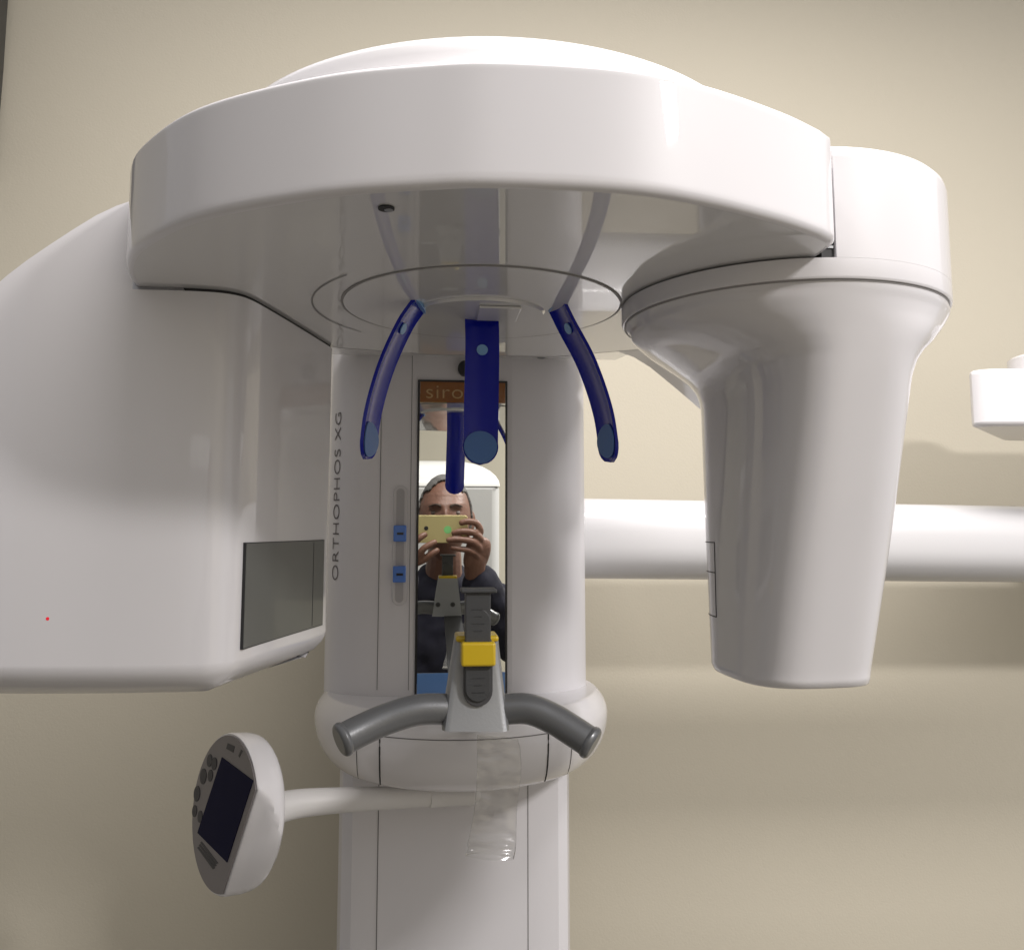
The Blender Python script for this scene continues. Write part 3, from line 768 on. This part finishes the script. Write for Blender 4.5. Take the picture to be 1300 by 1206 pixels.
# left hand (towards -x): fingers slant up across the phone's lower left
kl = [Vector((-.047, .003, -.050)), Vector((-.031, .004, -.060)), Vector((-.014, .003, -.070)), Vector((.002, .000, -.080))]
add(bm, chain([LW, Vector((-.045, -.022, -.085)), Vector((-.036, -.008, -.065)), Vector((-.022, -.006, -.068))], [(.027, .020), (.030, .017), (.030, .015), (.028, .013)]))
tl = [[(-.046, .010, -.022), (-.034, .010, -.002), (-.018, .0065, .006)], [(-.024, .0125, -.034), (-.008, .0125, -.020), (.007, .0065, -.0125)],
      [(-.004, .0110, -.052), (.014, .0105, -.041), (.033, .0065, -.0315)], [(.012, .006, -.068), (.026, .006, -.060), (.040, .004, -.052)]]
for k_, t_ in zip(kl, tl): finger([Vector((-.034, -.012, k_.z-.014)), k_]+[Vector(q) for q in t_], .0082)
add(bm, chain([Vector((-.050, -.028, -.085)), Vector((-.056, -.036, -.050)), Vector((-.048, -.030, -.026)), Vector((-.034, -.0235, -.012))], [.016, .012, .0105, .009]))
body = remesh(bm, .0026, 2); bm.free()
person = link('person', body, SKIN, None, sharp=180)
person['label'] = 'grey-haired man in a navy jacket holding up a phone, reflected in the mirror'; person['category'] = 'person'
# hair: a shell grown from the head's own surface, bare over the forehead
bm = head_surface(.055)
kill = []
for v in bm.verts:
    x, y, z_ = v.co
    nz = noise.noise(v.co*60)*.006
    line = .078+.9*max(0, y)*.25 if abs(x) < .052 else .02   # hairline height on the front
    keep = (z_ > .074+nz-.10*max(0, -y+.02) and y < .056+nz) or (y < .020+nz*2 and z_ > -.045+nz-.2*min(0, y+.05) and abs(x) > .03) or (y < -.03 and z_ > -.06)
    if not keep: kill.append(v)
    else: v.co += v.co.normalized()*(noise.noise(v.co*60)*.0022+.001)
bmesh.ops.delete(bm, geom=kill, context='VERTS')
for v in bm.verts: v.co += HC
hair = link('hair', bm, HAIR, person, sharp=180)
md = hair.modifiers.new('t', 'SOLIDIFY'); md.thickness = .006
for s in (-1, 1):
    bm = B(); path = catmull([HC+Vector((s*.013, .0975, .031)), HC+Vector((s*.027, .0955, .036)), HC+Vector((s*.046, .079, .031))], 6)
    tube(bm, path, .0, n=10, rfun=lambda t: .0038-.002*t); link('eyebrow', bm, BROW, person)
    bm = B(); bmesh.ops.create_uvsphere(bm, u_segments=20, v_segments=12, radius=.0115)
    for v in bm.verts: v.co += HC+Vector((s*.031, .0735, .0105))
    ey_ = link('eye', bm, EYE, person); link('iris', disc(B(), HC+Vector((s*.031, .0846, .0085)), (0, 1, -.15), .0048, .0006), BROW, ey_)
# jacket: thicker body of the same pose, open at neck and wrists
def offset_chain(pts, radii): return chain(pts, radii)
bm = B()
jv = [(.04, -.36, -.70), (.045, -.345, -.42), (.05, -.33, -.25), (.055, -.292, -.165), (.057, -.262, -.112)]
add(bm, skin_mesh(jv, [(i, i+1) for i in range(4)], [(.185, .14), (.18, .14), (.17, .13), (.105, .095), (.082, .082)]))
add(bm, chain([(.07, -.33, -.25), (.22, -.325, -.205), (.262, -.25, -.28), RE, RE.lerp(RW, .4), RE.lerp(RW, .75), RE.lerp(RW, 1.04)], [.09, .082, .072, .070, .066, .056, .050]))
add(bm, chain([(.03, -.33, -.25), (-.115, -.325, -.205), (-.157, -.25, -.28), LE, LE.lerp(LW, .4), LE.lerp(LW, .75), LE.lerp(LW, 1.04)], [.09, .082, .072, .070, .066, .056, .050]))
jb = remesh(bm, .005, 2); bm.free()
for v in jb.verts:
    n_ = noise.noise(v.co*14)*.010+noise.noise(v.co*Vector((1, 1, 2.5)).x*33)*.004
    v.co += v.normal*n_
link('jacket', jb, JACKET, person, sharp=180)
bm = B()
add(bm, skin_mesh([(.04, -.36, -.64), (.125, -.355, -.76), (.145, -.33, -1.05), (.15, -.36, -1.43), (-.045, -.355, -.76), (-.055, -.33, -1.05), (-.06, -.36, -1.43)], [(0, 1), (1, 2), (2, 3), (0, 4), (4, 5), (5, 6)], [(.16, .12), .105, .085, .075, .105, .085, .075]))
tb = remesh(bm, .008, 2); bm.free(); link('trousers', tb, TROUS, person, sharp=180)
for s in (-1, 1):
    bm = B(); add(bm, chain([(.045+s*.105, -.40, -1.442), (.045+s*.11, -.30, -1.450), (.045+s*.115, -.20, -1.455)], [.052, .048, .043]))
    for v in bm.verts: v.co.z = max(v.co.z, -1.4995)
    link('shoe', bm, SHOE, person, sharp=60)

# ------------------------------------------------------------------ light
w = bpy.data.worlds.new('World'); sc.world = w; w.use_nodes = True
bg = w.node_tree.nodes['Background']; bg.inputs[0].default_value = (1.0, .97, .98, 1); bg.inputs[1].default_value = 1.0
wn = w.node_tree; tc = wn.nodes.new('ShaderNodeTexCoord'); sp = wn.nodes.new('ShaderNodeSeparateXYZ'); wn.links.new(tc.outputs['Generated'], sp.inputs[0])
ma = wn.nodes.new('ShaderNodeMapRange'); ma.inputs[1].default_value = -.6; ma.inputs[2].default_value = .7; ma.inputs[3].default_value = .24; ma.inputs[4].default_value = .62
mb = wn.nodes.new('ShaderNodeMapRange'); mb.inputs[1].default_value = -1; mb.inputs[2].default_value = .4; mb.inputs[3].default_value = .30; mb.inputs[4].default_value = .8
mm = wn.nodes.new('ShaderNodeMath'); mm.operation = 'MULTIPLY'; wn.links.new(sp.outputs['Z'], ma.inputs[0]); wn.links.new(sp.outputs['X'], mb.inputs[0])
wn.links.new(ma.outputs[0], mm.inputs[0]); wn.links.new(mb.outputs[0], mm.inputs[1]); wn.links.new(mm.outputs[0], bg.inputs[1])
def lamp(name, loc, target, sx, sy, power, color):
    L = bpy.data.lights.new(name, 'AREA'); L.shape = 'RECTANGLE'; L.size = sx; L.size_y = sy; L.energy = power; L.color = color
    o = bpy.data.objects.new(name, L); col.objects.link(o); o.location = Vector(loc)+Vector((0, 0, H0))
    d = Vector(target)-Vector(loc); o.rotation_euler = d.to_track_quat('-Z', 'Y').to_euler(); return o
lamp('ceiling_light', (.40, .50, 1.25), (.40, .5, 0), 1.2, .28, 21, (1, .95, .93))


o = lamp('ceiling_light', (1.56, -.86, 1.25), (1.56, -.86, 0), .46, .17, 40, (1, .955, .94)); o.rotation_euler = (0, 0, math.atan2(-.52, .85))
# ------------------------------------------------------------------ camera
cam = bpy.data.cameras.new('camera'); co = bpy.data.objects.new('camera', cam); col.objects.link(co)
co.location = (0, 0, H0); co.rotation_euler = (math.radians(90)+TH, 0, -PS)
cam.sensor_fit = 'HORIZONTAL'; cam.sensor_width = 36; cam.lens = 36*FPX/1300; cam.shift_y = -45/1300; cam.clip_start = .01; cam.clip_end = 100
sc.camera = co
sc.view_settings.view_transform = 'Standard'; sc.view_settings.look = 'None'; sc.view_settings.gamma = 1; sc.view_settings.exposure = .84
sc.view_settings.use_curve_mapping = False
